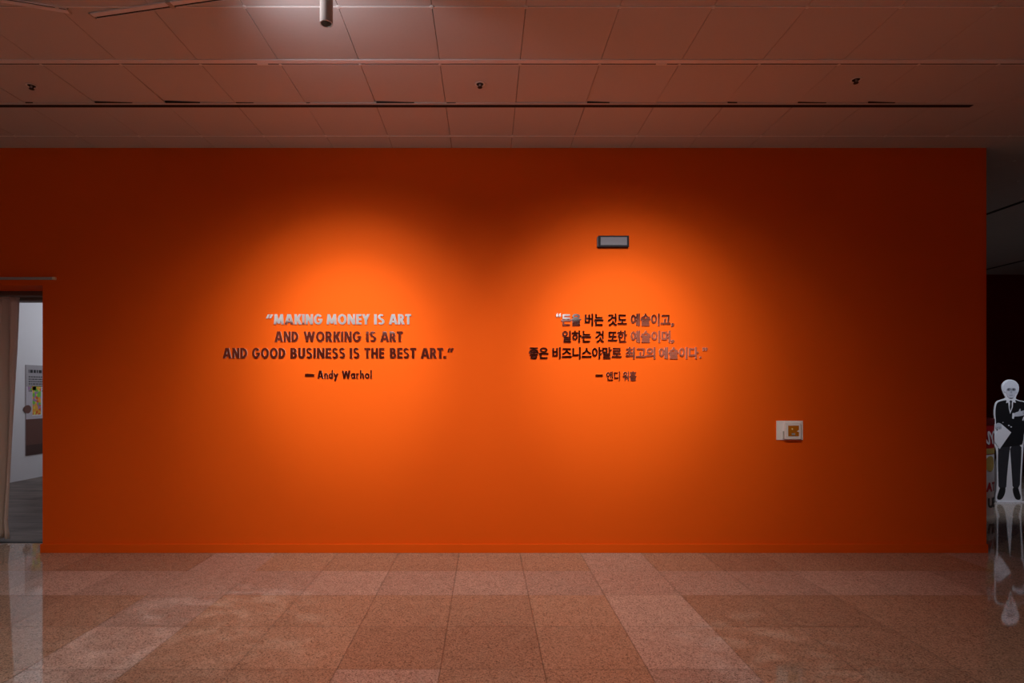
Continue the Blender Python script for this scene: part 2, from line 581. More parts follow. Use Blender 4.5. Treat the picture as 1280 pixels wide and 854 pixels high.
t = thing('curtain_rail', 'brown grey curtain rail box across the top of the doorway', 'curtain rail', (-5.5, 6.05, 2.655))
MB().box(-1.10, 1.10, -0.015, 0.02, -0.047, -0.002, bevel=0.004).build('rail_box', M['frame'], t)
MB().box(-1.10, 1.10, 0.045, 0.085, -0.049, -0.004, bevel=0.003).build('glide_track', M['steel'], t)

RZ = P(0, 348.5, WALL).z
t = thing('picture_rail', 'thin grey horizontal rail fixed to the orange wall above the doorway', 'rail', (-5.5, WALL, RZ))
RXE = (71 - CX) * WALL / F
MB().box(-1.4, RXE + 5.5 - 0.03, -0.026, 0.0, -0.012, 0.012, bevel=0.003).build('bar', M['steel'], t)
MB().box(RXE + 5.5 - 0.03, RXE + 5.5, -0.028, 0.0, -0.0135, 0.0135, bevel=0.004).build('end_cap', M['brass'], t)['label'] = 'cream end cap'

# ------------------------------------------------------------------ poster on the white wall of the next room
def WP(px, py, lift=0.0):
    """point on the left wall of the next room"""
    Y = (LEFT + lift) * F / (px - CX)
    return Y, EYE - (py - CY) * Y / F
PY0, PY1 = WP(31.6, 456)[0], 11.55
PZ1, PZ0 = WP(31.6, 456)[1], WP(31.6, 570)[1]
t = thing('poster', 'tall grey printed poster on the white wall seen through the doorway', 'poster', (LEFT, (PY0 + PY1) / 2, PZ0))
def panel(mb, y0, y1, z0, z1, a, c):
    mb.box(a, c, y0 - t.location.y, y1 - t.location.y, z0 - PZ0, z1 - PZ0)
    return mb
panel(MB(), PY0, PY1, PZ0, PZ1, 0.0, 0.012).build('board', M['grey'], t)
H = PZ1 - PZ0
panel(MB(), PY0, PY1, PZ0 + 0.115 * H, PZ0 + 0.40 * H, 0.012, 0.0125).build('picture', M['print_brown'], t)
panel(MB(), PY0, PY1, PZ0 + 0.0, PZ0 + 0.115 * H, 0.012, 0.0125).build('picture', M['print_deep'], t)
panel(MB(), PY0, PY0 + 0.52, PZ0 + 0.40 * H, PZ0 + 0.76 * H, 0.012, 0.0128).build('picture', M['print_pale'], t)
ya_, yb_ = WP(39.5, 500)[0], WP(50, 500)[0]
panel(MB(), ya_ - 0.01, yb_ + 0.02, PZ0 + 0.435 * H, PZ0 + 0.755 * H, 0.0128, 0.016).build('picture_frame', M['card'], t)
pm = MB(); panel(pm, ya_, yb_, PZ0 + 0.445 * H, PZ0 + 0.76 * H, 0.016, 0.017)
panel(pm, ya_ - 0.10, ya_ + 0.08, PZ0 + 0.72 * H, PZ0 + 0.765 * H, 0.016, 0.017)
pm.build('painting', M['art'], t)['label'] = 'bright patchwork picture of red, green and orange'
bl = MB()
for k in range(1):
    cy, cz = WP(34, 511)
    pts = [(0.10 * math.cos(a) * (1 if math.cos(a) < 0 else 0.75), 0.085 * math.sin(a) * (1.0 if math.sin(a) < 0 else 0.75)) for a in [2 * math.pi * i / 20 for i in range(20)]]
    bl.add([(0.0135, cy - t.location.y + p[0], cz - PZ0 + p[1]) for p in pts] + [(0.0132, cy - t.location.y + p[0], cz - PZ0 + p[1]) for p in pts],
           [list(range(20))] + [(i, 20 + i, 20 + (i + 1) % 20, (i + 1) % 20) for i in range(20)])
bl.build('chair_picture', M['print_brown'], t)
random.seed(11)
tx = MB()
z = PZ1 - 0.115
y_ = PY0 + 0.06
for w in (0.015, 0.06, 0.05, 0.03, 0.07, 0.05, 0.06):
    panel(tx, y_, y_ + w, z - 0.028, z + 0.028, 0.0122, 0.0135); y_ += w + 0.02
tx.build('heading', M['black'], t)
tx = MB()
for k in range(7):
    z = PZ1 - 0.215 - k * 0.043
    y_ = PY0 + 0.06
    while y_ < PY0 + 0.62:
        w = random.uniform(0.02, 0.06)
        panel(tx, y_, y_ + w, z - 0.009, z + 0.009, 0.0128, 0.0138); y_ += w + 0.012
tx.build('text_block', M['black'], t)

# ------------------------------------------------------------------ ceiling fittings
# flush lighting track, pale body with a dark channel on the wall side
t = thing('lighting_track', 'long pale lighting track running right across the ceiling', 'lighting track', (0, 4.213, CEIL))
MB().box(LEFT, RIGHT, -0.040, 0.006, -0.007, 0.0, bevel=0.002).build('track_body', M['rail'], t)
MB().box(LEFT, RIGHT, 0.006, 0.020, -0.0045, 0.0).build('channel', M['slot'], t)
MB().box(LEFT, RIGHT, 0.020, 0.025, -0.006, 0.0, bevel=0.001).build('track_lip', M['rail'], t)
for px in (328, 827):
    xx = P(px, 80, 4.22).x
    MB().box(xx - 0.04, xx + 0.04, 0.004, 0.0255, -0.009, 0.0, bevel=0.002).build('joint_cover', M['clip'], t)

t = thing('slot_diffuser', 'long black slot in the ceiling between track and orange wall', 'air diffuser', (0, 4.854, CEIL))
MB().box(LEFT, XE, -0.022, 0.028, -0.003, 0.0).build('slot_opening', M['slot'], t)
MB().box(LEFT, XE, -0.032, -0.022, -0.0035, 0.0, bevel=0.001).build('slot_lip', M['clip'], t)
MB().box(LEFT, XE, -0.004, 0.004, -0.004, -0.003).build('blade', M['housing'], t)
for k, (sx, lab) in enumerate(((6.85, 'black ceiling slot of the dark corridor, nearer the orange wall'), (10.0, 'black ceiling slot of the dark corridor, farther from the orange wall'))):
    o = MB().box(sx - 0.03, sx + 0.03, 6.3, 11.8, -0.006, 0.0).build('slot_diffuser', M['slot'])
    o.location.z = CEIL
    tag(o, lab, 'air diffuser', 'ceiling slots of the corridor')

# two surface track rails near the camera
def rail_obj(xa, ya, xb, yb, label):
    d = Vector((xb - xa, yb - ya, 0)); Ln = d.length
    t = thing('track_rail', label, 'lighting track', (xa, ya, CEIL), 'slanting track rails')
    t.rotation_euler.z = math.atan2(d.y, d.x)
    MB().box(0, Ln, -0.028, 0.006, -0.010, 0.0, bevel=0.002).build('rail_body', M['rail'], t)
    MB().box(0.01, Ln, 0.006, 0.019, -0.006, 0.0).build('channel', M['slot'], t)
    MB().box(0, Ln, 0.019, 0.023, -0.010, 0.0, bevel=0.001).build('rail_lip', M['rail'], t)
    MB().box(-0.012, 0.0, -0.029, 0.024, -0.012, 0.0, bevel=0.003).build('end_cap', M['tube'], t)
    for q in (0.55, 1.3):
        MB().box(q, q + 0.03, -0.031, 0.026, -0.013, 0.0, bevel=0.002).build('mounting_clip', M['tube'], t)
zr = CEIL - 0.010
def onz(px, py, z):
    Y = (z - EYE) * F / (CY - py)
    return (px - CX) * Y / F, Y
a, c = onz(117, 21, zr), onz(268, -1, zr)
d = Vector((c[0] - a[0], c[1] - a[1])).normalized() * 2.0
rail_obj(a[0], a[1], a[0] + d.x, a[1] + d.y, 'slanting pale track rail on the ceiling rising rightwards toward the hanging tube')
a, c = onz(85, 14, zr), onz(0, 0, zr)
d = Vector((c[0] - a[0], c[1] - a[1])).normalized() * 2.0
rail_obj(a[0], a[1], a[0] + d.x, a[1] + d.y, 'slanting pale track rail in the top left corner of the ceiling')

# hanging white tube spotlight
tp = P(408, 30, 3.2)
t = thing('tube_spotlight', 'off white tube spotlight hanging from the ceiling', 'spotlight', (tp.x, 3.2, CEIL))
zb = tp.z - CEIL
MB().lathe([(0.0, zb + 0.05), (0.029, zb + 0.05), (0.030, zb), (0.0355, zb), (0.0355, -0.06), (0.0, -0.06)], 40).build('tube', M['tube'], t, smooth=True)
MB().lathe([(0.0, zb + 0.045), (0.028, zb + 0.045), (0.028, zb + 0.051)], 32).build('lens', M['bronze'], t, smooth=True)
MB().lathe([(0.0, -0.02), (0.012, -0.02), (0.012, -0.065), (0.0, -0.065)], 20).build('stem', M['tube'], t, smooth=True)
MB().lathe([(0.0, -0.022), (0.045, -0.022), (0.05, -0.016), (0.05, 0.0), (0.0, 0.0)], 32).build('ceiling_plate', M['tube'], t, smooth=True)

# sprinkler heads
def sprinkler(x, y, label):
    t = thing('sprinkler_head', label, 'sprinkler', (x, y, CEIL), 'sprinkler heads in the ceiling')
    MB().lathe([(0.040, 0.0), (0.040, -0.003), (0.031, -0.005), (0.028, -0.002), (0.026, 0.0)], 28).build('escutcheon', M['clip'], t, smooth=True)
    MB().lathe([(0.0, -0.002), (0.027, -0.003), (0.026, 0.0)], 28).build('cup', M['slot'], t, smooth=True)
    MB().lathe([(0.0, -0.022), (0.008, -0.022), (0.010, -0.012), (0.008, -0.002), (0.0, -0.002)], 20).build('nozzle', M['steel'], t, smooth=True)
    mb = MB()
    mb.lathe([(0.0, -0.030), (0.018, -0.0295), (0.019, -0.0275), (0.0, -0.027)], 20)
    for sgn in (-1, 1):
        mb.box(sgn * 0.012 - 0.0025, sgn * 0.012 + 0.0025, -0.003, 0.003, -0.028, -0.004)
    mb.build('deflector', M['bronze'], t, smooth=True)
for (px, py, lab) in ((39.5, 107, 'small dark sprinkler head nearest the left end of the ceiling'),
                      (600, 105, 'small dark sprinkler head near the middle of the ceiling between track and slot'),
                      (1070, 99.5, 'small dark sprinkler head at the right of the ceiling near the slot end')):
    x, y = onz(px, py, CEIL)
    sprinkler(x, y, lab)

# ------------------------------------------------------------------ wall devices
c = P(766, 303, WALL)
t = thing('wall_light', 'small charcoal wall light with pale frosted lens above the Korean lettering', 'wall light', (c.x, WALL, c.z))
hx, hz = 19 * WALL / F, 7 * WALL / F
b = MB()
fr = 0.028
b.box(-hx, hx, -0.035, 0, -hz, hz, bevel=0.005)
b.build('housing', M['housing'], t)
b = MB()
b.box(-hx, hx, -0.045, -0.035, hz - 0.014, hz, bevel=0.002)
b.box(-hx, hx, -0.045, -0.035, -hz, -hz + 0.018, bevel=0.002)
b.box(-hx, -hx + 0.022, -0.045, -0.035, -hz + 0.016, hz - 0.012, bevel=0.002)
b.box(hx - 0.02, hx, -0.045, -0.035, -hz + 0.016, hz - 0.012, bevel=0.002)
b.build('bezel', M['housing'], t)
MB().box(-hx + 0.02, hx - 0.018, -0.0425, -0.034, -hz + 0.016, hz - 0.012, bevel=0.002).build('lens', M['lens'], t)
b = MB()
b.box(-hx - 0.008, -hx, -0.03, 0, -hz * 0.9, hz * 0.9, bevel=0.003)
b.build('side_highlight', M['lens'], t)  # pale strip imitates the highlight on the left edge of the housing

c = P(986.5, 538, WALL)
t = thing('wall_control_panel', 'white wall control box with amber window at the right of the orange wall', 'control panel', (c.x, WALL, c.z))
s = WALL / F
MB().box(-16.5 * s, 16.5 * s, -0.012, 0, -12 * s, 12 * s, bevel=0.003).build('back_plate', M['plastic'], t)
MB().box(-8 * s, 12.2 * s, -0.045, -0.012, -10.8 * s, 10.3 * s, bevel=0.005).build('cover', M['plastic'], t)
MB().box(-4.3 * s, 9 * s, -0.0475, -0.045, -7 * s, 6.2 * s, bevel=0.001).build('amber_window', M['amber'], t)
MB().lathe([(0, 0.006), (0.006, 0.005), (0.0085, 0)], 16, Matrix.Translation((0.7 * s, -0.0475, 1.8 * s)) @ Matrix.Rotation(math.pi / 2, 4, 'X')).build('indicator_lamp', M['yellow'], t, smooth=True)
MB().box(0.0 * s, 4.2 * s, -0.049, -0.0475, -5.6 * s, -3.2 * s).build('window_tab', M['steel'], t)
MB().prism([(9.6 * s, 1.2 * s), (6.2 * s, -0.8 * s), (9.6 * s, -2.4 * s)], -0.050, -0.045).build('pull_tab', M['plastic'], t)
MB().box(-8.9 * s, -8.2 * s, -0.030, -0.012, -10.4 * s, -1 * s, bevel=0.001).build('hinge', M['steel'], t)

# ------------------------------------------------------------------ mirror lettering
LET_D = 0.014
RND = random.Random(21)
_cache = {}
def glyph(ch):
    """outline of one character as flat triangles (em units)"""
    if ch in _cache:
        return _cache[ch]
    cu = bpy.data.curves.new('glyph', 'FONT')
    cu.body = ch
    cu.resolution_u = 3
    cu.extrude = 0.05
    ob = bpy.data.objects.new('glyph', cu)
    COL.objects.link(ob)
    dg = bpy.context.evaluated_depsgraph_get()
    me = bpy.data.meshes.new_from_object(ob.evaluated_get(dg))
    bpy.data.objects.remove(ob)
    bpy.data.curves.remove(cu)
    vs = [v.co.copy() for v in me.vertices]
    fs = [list(p.vertices) for p in me.polygons]
    nz = [p.normal.z for p in me.polygons]
    bpy.data.meshes.remove(me)
    _cache[ch] = (vs, fs, nz)
    return _cache[ch]


def bounds(ch):
    vs = glyph(ch)[0]
    return min(v.x for v in vs), max(v.x for v in vs), min(v.y for v in vs), max(v.y for v in vs)


def letter(ch, x_left, z_base, sx, sz, bold, parent, name='letter'):
    """x_left: world x of glyph's own origin; sx, sz metres per em; bold: extra half stroke (em)"""
    vs, fs, nz = glyph(ch)
    vv, ff, mi = [], [], []
    ta, tb = RND.gauss(0, 0.0022), RND.gauss(0, 0.0022)
    steps = [(0, 0)] + [(math.cos(a), math.sin(a)) for a in [math.pi / 4 + math.pi / 2 * i for i in range(4)]]
    steps += [(1, 0), (-1, 0), (0, 1), (0, -1)]
    for n, (dx, dy) in enumerate(steps if bold else [(0, 0)]):
        k = len(vv)
        dz = n * 0.00006
        for v in vs:
            front = v.z > 0
            vv.append((x_left + (v.x + dx * bold) * sx - parent.location.x,
                       (-LET_D - dz + ta * (v.x + dx * bold - 0.4) * sx + tb * (v.y + dy * bold - 0.4) * sz) if front else -0.0005,
                       z_base + (v.y + dy * bold) * sz - parent.location.z))
        for f, q in zip(fs, nz):
            ff.append([k + i for i in f]); mi.append(0 if abs(q) > 0.5 else 1)
    me = bpy.data.meshes.new(name)
    me.from_pydata(vv, [], ff)
    me.materials.append(M['mirror']); me.materials.append(M['edge'])
    me.polygons.foreach_set('material_index', mi)
    o = bpy.data.objects.new(name, me)
    COL.objects.link(o)
    o.parent = parent
    return o


def XW(px):
    return (px - CX) * WALL / F


def ZW(py):
    return EYE - (py - CY) * WALL / F


PUNCT = {'“': 'quotation_mark', '”': 'quotation_mark', '.': 'period', ',': 'comma', '—': 'dash'}
CAPB = bounds('H')
CAP = CAPB[3] - CAPB[2]


def para(x0, y0, x1, y1, h):
    return [(x0 - h, y0), (x0 + h, y0), (x1 + h, y1), (x1 - h, y1)]


def rect(x0, y0, x1, y1):
    return [(x0, y0), (x1, y0), (x1, y1), (x0, y1)]


def arc(cx, cy, rx, ry, a0, a1, w, n=18):
    A = [math.radians(a0 + (a1 - a0) * i / n) for i in range(n + 1)]
    out = [(cx + rx * math.cos(a), cy + ry * math.sin(a)) for a in A]
    inn = [(cx + (rx - w) * math.cos(a), cy + (ry - w * 0.86) * math.sin(a)) for a in A]
    return out + inn[::-1]


def ring(cx, cy, rx, ry, w):
    return [arc(cx, cy, rx, ry, 90, 270, w), arc(cx, cy, rx, ry, -90, 90, w)]


W_, V_ = 0.235, 0.19      # heavy stem, lighter bar
GLY = {
    'A': [para(.125, 0, .385, 1, .125), para(.735, 0, .475, 1, .125), rect(.22, .19, .64, .37)],
    'B': [rect(0, 0, W_, 1), rect(.2, .82, .31, 1), rect(.2, .42, .33, .60), rect(.2, 0, .33, .18), arc(.30, .74, .27, .26, -90, 90, .21), arc(.32, .30, .30, .30, -90, 90, .22)],
    'D': [rect(0, 0, W_, 1), rect(.2, .81, .26, 1), rect(.2, 0, .26, .19), arc(.25, .5, .45, .5, -90, 90, .235)],
    'E': [rect(0, 0, W_, 1), rect(.2, .81, .52, 1), rect(.2, .41, .50, .59), rect(.2, 0, .52, .19)],
    'G': [arc(.42, .5, .42, .515, 38, 200, .23), arc(.42, .5, .42, .515, 200, 362, .23), rect(.43, .38, .83, .55)],
    'H': [rect(0, 0, W_, 1), rect(.45, 0, .45 + W_, 1), rect(.2, .40, .5, .59)],
    'I': [rect(0, 0, W_, 1)],
    'K': [rect(0, 0, W_, 1), para(.27, .42, .57, 1, .14), para(.56, 0, .30, .60, .145)],
    'M': [para(.115, 0, .19, 1, .115), para(.845, 0, .77, 1, .115), para(.48, .08, .19, 1, .115), para(.48, .08, .77, 1, .115)],
    'N': [rect(0, 0, .215, 1), rect(.50, 0, .715, 1), para(.59, 0, .125, 1, .125)],
    'O': ring(.42, .5, .42, .515, .235),
    'R': [rect(0, 0, W_, 1), rect(.2, .81, .31, 1), rect(.2, .38, .31, .56), arc(.30, .69, .29, .31, -90, 90, .22), para(.53, 0, .33, .5, .14)],
    'S': [arc(.28, .735, .265, .28, 32, 272, .20), arc(.28, .285, .29, .30, -148, 92, .205)],
    'T': [rect(0, .81, .60, 1), rect(.1825, 0, .4175, 1)],
    'U': [rect(0, .3, W_, 1), rect(.43, .3, .43 + W_, 1), arc(.3325, .335, .3325, .35, 180, 360, .235)],
    'W': [para(.33, 0, .12, 1, .12), para(.33, 0, .565, .96, .115), para(.80, 0, .565, .96, .115), para(.80, 0, 1.01, 1, .12)],
    'Y': [para(.36, .40, .125, 1, .125), para(.36, .40, .595, 1, .125), rect(.2425, 0, .4775, .5)],
    'a': ring(.27, .33, .27, .345, .19) + [rect(.40, 0, .58, .66)],
    'd': ring(.27, .33, .27, .345, .19) + [rect(.40, 0, .58, 1.06)],
    'h': [rect(0, 0, .19, 1.06), arc(.265, .38, .265, .295, 0, 150, .18), rect(.345, 0, .53, .39)],
    'n': [rect(0, 0, .19, .66), arc(.265, .38, .265, .295, 0, 150, .18), rect(.345, 0, .53, .39)],
    'l': [rect(0, 0, .19, 1.06)],
    'o': ring(.30, .33, .30, .345, .19),
    'r': [rect(0, 0, .19, .66), arc(.27, .38, .25, .295, 62, 165, .18)],
    'y': [para(.30, .0, .105, .66, .105), para(.17, -.30, .505, .66, .105)],
    'open quote': [[(0, 0), (.15, 0), (.34, .40), (.13, .40)], [(.26, 0), (.41, 0), (.60, .40), (.39, .40)]],
    'close quote': [[(0, 0), (.15, 0), (.34, .40), (.13, .40)], [(.26, 0), (.41, 0), (.60, .40), (.39, .40)]],
    'full stop': [rect(0, 0, .24, .23)],
    'long dash': [rect(0, 0, 1, 1)],
}


def cut_letter(ch, x_left, z_base, sx, sz, parent, name='letter'):
    """one heavy geometric letter cut from mirror sheet"""
    mb = MB()
    ta, tb = RND.gauss(0, 0.0022), RND.gauss(0, 0.0022)
    for n, poly in enumerate(GLY[ch]):
        f = -LET_D - 0.00007 * n
        pts = [(x_left + p[0] * sx - parent.location.x, z_base + p[1] * sz - parent.location.z) for p in poly]
        k = len(pts)
        bm = bmesh.new()
        dp = [f + ta * (p[0] - 0.35) * sx + tb * (p[1] - 0.5) * sz for p in poly]
        fr = [bm.verts.new((x, d, z)) for (x, z), d in zip(pts, dp)]
        fc = bm.faces.new(fr)
        fc.normal_update()
        if fc.normal.y > 0:
            fc.normal_flip()
        bmesh.ops.triangulate(bm, faces=bm.faces[:])
        mb.from_bm(bm, 0)
        sd = [(x, d, z) for (x, z), d in zip(pts, dp)] + [(x, -0.0005, z) for x, z in pts]
        mb.add(sd, [(i, k + i, k + (i + 1) % k, (i + 1) % k) for i in range(k)], 1)
    return mb.build(name, [M['mirror'], M['edge']], parent)


def latin_word(word, px0, px1, zb, capm, parent, gap=0.10):
    ws = [max(p[0] for q in GLY[ch] for p in q) - min(p[0] for q in GLY[ch] for p in q) for ch in word]
    kern = [-0.05 if word[i:i + 2] in ('RT', 'AR', 'KI', 'Wa', 'EY') else 0 for i in range(len(word) - 1)]
    tot = sum(ws) + gap * (len(word) - 1) + sum(kern)
    sx = (XW(px1) - XW(px0)) / tot
    x = 0
    for i, ch in enumerate(word):
        lo = min(p[0] for q in GLY[ch] for p in q)
        cut_letter(ch, XW(px0) + (x - lo) * sx, zb, sx, capm, parent)
        x += ws[i] + gap + (kern[i] if i < len(kern) else 0)


def punct(ch, px0, px1, zc, parent, sz, bold, low=False):
    q = bounds(ch)
    sx = (XW(px1) - XW(px0)) / (q[1] - q[0] + 2 * bold)
    letter(ch, XW(px0) - (q[0] - bold) * sx, zc - (q[2] + q[3]) / 2 * sz, sx, sz, bold, parent, PUNCT[ch])


def line_thing(label, px, py, group):
    return thing('wall_lettering', label, 'lettering', (XW(px), WALL, ZW(py)), group)


GE, GK = 'lines of the English quotation', 'lines of the Korean quotation'
def E(x):
    return x / 3.765 + 260
def K(x):
    return x / 4.923 + 640

LB = 0.072
def english(label, words, top, base, mid):
    t = line_thing(label, mid, base, GE)
    cap = (base - top) * WALL / F
    for w, a, c in words:
        latin_word(w, E(a), E(c), ZW(base), cap, t)
    return t, cap

t, sz = english('pale silver mirror letters reading MAKING MONEY IS ART, top line of the English text',
                [('MAKING', 312, 540), ('MONEY', 560, 762), ('IS', 783, 831), ('ART', 852, 957)], 393.0, 405.8, 424)
cut_letter('open quote', XW(E(275)), ZW(398.4), (XW(E(309)) - XW(E(275))) / 0.6, sz, t, 'quotation_mark')
t, sz = english('dark reflecting mirror letters reading AND WORKING IS ART, second line of the English text',
                [('AND', 316, 427), ('WORKING', 452, 722), ('IS', 745, 792), ('ART', 812, 917)], 414.6, 427.4, 424)
t, sz = english('dark mirror letters AND GOOD BUSINESS IS THE BEST ART, longest line of the English text',
                [('AND', 73, 187), ('GOOD', 210, 366), ('BUSINESS', 390, 647), ('IS', 668, 714), ('THE', 737, 830), ('BEST', 857, 980), ('ART', 1002, 1107)], 435.2, 448.0, 424)
cut_letter('full stop', XW(E(1108)), ZW(448), (XW(E(1120)) - XW(E(1108))) / 0.24, sz, t, 'period')
cut_letter('close quote', XW(E(1127)), ZW(440.4), (XW(E(1157)) - XW(E(1127))) / 0.6, sz, t, 'quotation_mark')

# attribution lines
t = line_thing('small dark mirror letters giving the English attribution after a dash', 424, 473, GE)
cap = (473.2 - 463.4) * WALL / F
sB = 0.05
for w, a, c in (('Andy', 516, 614), ('Warhol', 631, 772)):
    latin_word(w, E(a), E(c), ZW(473.2), cap, t, gap=0.11)
b = MB().box(XW(E(458)), XW(E(502)), -LET_D, 0, -0.012, 0.012)
b.v = [(p[0] - t.location.x, p[1], p[2] + ZW(469.0) - t.location.z) for p in b.v]
b.build('dash', M['mirror'], t)

HB = 0.033
HREF = [bounds(ch) for ch in '돈을버는것도예술이고일하']
H0, H1 = min(q[2] for q in HREF), max(q[3] for q in HREF)
def hangul_word(word, px0, px1, top, base, parent, bold=HB, adv=0.90):
    sz = (base - top) * WALL / F / (H1 - H0 + 2 * bold)
    zb = ZW(base) - (H0 - bold) * sz
    bs = [bounds(ch) for ch in word]
    tot = (len(word) - 1) * adv + (bs[-1][1] + bold) - (bs[0][0] - bold)
    sx = (XW(px1) - XW(px0)) / tot
    x = XW(px0) - (bs[0][0] - bold) * sx
    for ch in word:
        letter(ch, x, zb, sx, sz, bold, parent)
        x += adv * sx
    return sz

t = line_thing('mirror Korean lettering with opening quotation mark, top line of the Korean text', 770, 407, GK)
for w, a, c in (('돈을', 303, 424), ('버는', 447, 562), ('것도', 588, 706), ('예술이고', 729, 973)):
    sz = hangul_word(w, K(a), K(c), 392.3, 407.8, t)
punct('“', K(270), K(301), ZW(394.3), t, sz, 0.03)
punct(',', K(977), K(996), ZW(406.2), t, sz, 0.02)
t = line_thing('mirror Korean lettering of short words, second line of the Korean text', 770, 428, GK)
for w, a, c in (('일하는', 308, 486), ('것', 513, 565), ('또한', 588, 706), ('예술이며', 729, 973)):
    sz = hangul_word(w, K(a), K(c), 413.4, 428.6, t)
punct(',', K(977), K(996), ZW(427.0), t, sz, 0.02)
t = line_thing('mirror Korean lettering ending in a quotation mark, longest line of the Korean text', 770, 449, GK)
for w, a, c in (('좋은', 104, 224), ('비즈니스야말로', 248, 672), ('최고의', 698, 880), ('예술이다', 903, 1145)):
    sz = hangul_word(w, K(a), K(c), 434.0, 449.0, t)
punct('.', K(1151), K(1164), ZW(446.8), t, sz, 0.02)
punct('”', K(1170), K(1201), ZW(436.6), t, sz, 0.03)
t = line_thing('small mirror Korean lettering giving the attribution after a dash', 770, 476, GK)
for w, a, c in (('앤디', 578, 663), ('워홀', 680, 764)):
    hangul_word(w, K(a), K(c), 464.5, 476.0, t, bold=0.022)
b = MB().box(XW(K(513)), XW(K(557)), -LET_D, 0, -0.010, 0.010)
b.v = [(p[0] - t.location.x, p[1], p[2] + ZW(469.4) - t.location.z) for p in b.v]
b.build('dash', M['mirror'], t)

# ------------------------------------------------------------------ corridor: cardboard figure and can
SY = 8.25
def SP(px, py):
    q = P(px, py, SY)
    return (q.x - t.location.x, q.z - t.location.z)
t = thing('cardboard_standee', 'life-size cardboard cutout of white-haired man in black suit and glasses', 'standee', (P(1263.5, 0, SY).x, SY, 0.0))
def smooth_poly(pts, it=2):
    for _ in range(it):
        q = []
        for i in range(len(pts)):
            a, c = pts[i], pts[(i + 1) % len(pts)]
            q.append((0.75 * a[0] + 0.25 * c[0], 0.75 * a[1] + 0.25 * c[1]))
            q.append((0.25 * a[0] + 0.75 * c[0], 0.25 * a[1] + 0.75 * c[1]))
        pts = q
    return pts
def card(name, px_pts, y0, y1, m, it=1, lab=None):
    pts = [SP(*q) for q in (smooth_poly(px_pts, it) if it else px_pts)]
    o = MB().prism(pts, y0, y1).build(name, M[m], t)
    if lab:
        o['label'] = lab
    return o
outline = [(1262, 474.5), (1266, 475), (1270.5, 477.2), (1273.6, 482), (1273.8, 488), (1271.5, 493), (1269.8, 496.5), (1270, 499), (1274, 500.6),
           (1279.5, 501.2), (1283, 503.5), (1285, 512), (1287.5, 522), (1287, 528), (1283.5, 533), (1281, 543), (1279.5, 556), (1278, 580), (1276.5, 605),
           (1276.8, 618), (1278.5, 627.5), (1262, 628.0), (1245, 628.2), (1244.6, 622), (1246.4, 611), (1246.4, 590), (1246, 566), (1244.5, 560), (1240.6, 551), (1241.2, 546),
           (1243.6, 534), (1243.2, 526), (1242.2, 516), (1243.6, 506), (1246, 501.6), (1252, 499.6), (1256.6, 498.2), (1256.8, 496), (1254, 491.6), (1252.2, 487), (1252.4, 481), (1255, 477.4), (1258.5, 475.2)]
card('backing_board', outline, 0.0, 0.012, 'card', 1)
card('suit_jacket', [(1258, 500.2), (1268.5, 499.8), (1273.5, 501.6), (1279.2, 502.4), (1282, 504.5), (1284, 512), (1286.3, 522), (1285.6, 528), (1282, 532), (1279.8, 541), (1278.6, 553), (1276.6, 556.5), (1262.5, 558.5),
                     (1250, 559), (1247, 556), (1246.5, 540), (1245, 532), (1244.8, 526), (1243.8, 516), (1245, 506.5), (1247.2, 502.8), (1252.5, 501)], -0.003, 0, 'black', 1, 'black suit jacket')
card('trouser_leg', [(1247.8, 556), (1263, 556), (1261.6, 566), (1259.6, 585), (1258.2, 600), (1257.6, 611.5), (1248.2, 611.5), (1247.8, 596), (1247.2, 575)], -0.002, 0, 'softblack', 1)
card('trouser_leg', [(1262, 556), (1276.9, 555), (1276.4, 572), (1275.3, 590), (1274.6, 611), (1265.8, 611), (1265, 597), (1263.8, 578)], -0.002, 0, 'softblack', 1)
card('shoe', [(1250, 609.5), (1256.8, 609.5), (1256.6, 614), (1255.3, 619), (1252.5, 623.6), (1249.5, 625), (1246.8, 624.4), (1246, 622), (1247.5, 617)], -0.003, 0, 'black', 1)
card('shoe', [(1266, 609.5), (1272.6, 609.5), (1274, 615), (1275.8, 620.5), (1275.4, 624), (1273.4, 625.2), (1270, 624.4), (1267.4, 620), (1265.8, 614)], -0.003, 0, 'black', 1)
card('shirt', [(1257.4, 504), (1258.2, 497.8), (1268, 497.2), (1269.4, 503.8), (1266, 502.8), (1265.6, 509), (1262.4, 517.4), (1260.8, 511), (1260, 503.4)], -0.005, -0.003, 'card', 0)
card('necktie', [(1261.4, 501.6), (1263, 500.4), (1264.8, 501.4), (1264.2, 504.2), (1264.4, 508.2), (1262.8, 514.2), (1261.6, 509), (1262.2, 504)], -0.006, -0.005, 'softblack', 0)
fo = card('face', [(1257.2, 486), (1257.6, 491.5), (1259, 495.6), (1261.4, 498.4), (1263.4, 499), (1265.8, 498.4), (1268.2, 495.6), (1269.6, 491.5), (1269.9, 486), (1267, 482.5), (1260, 482.5)], -0.005, 0.0, 'skin', 1)
card('hair', [(1256.8, 491.4), (1254.6, 490), (1253.4, 486), (1253.8, 481.6), (1256.2, 478.2), (1259.6, 476.4), (1263, 475.6), (1267, 476.4), (1270.4, 478.6), (1272.5, 482.6), (1272.6, 487.6), (1270.6, 491.6), (1269.6, 491),
              (1269.6, 487.4), (1267.6, 485.4), (1263.4, 484.9), (1259.4, 485.3), (1257.6, 487)], -0.007, -0.0, 'hair', 1, 'shaggy white hair')
mb = MB()
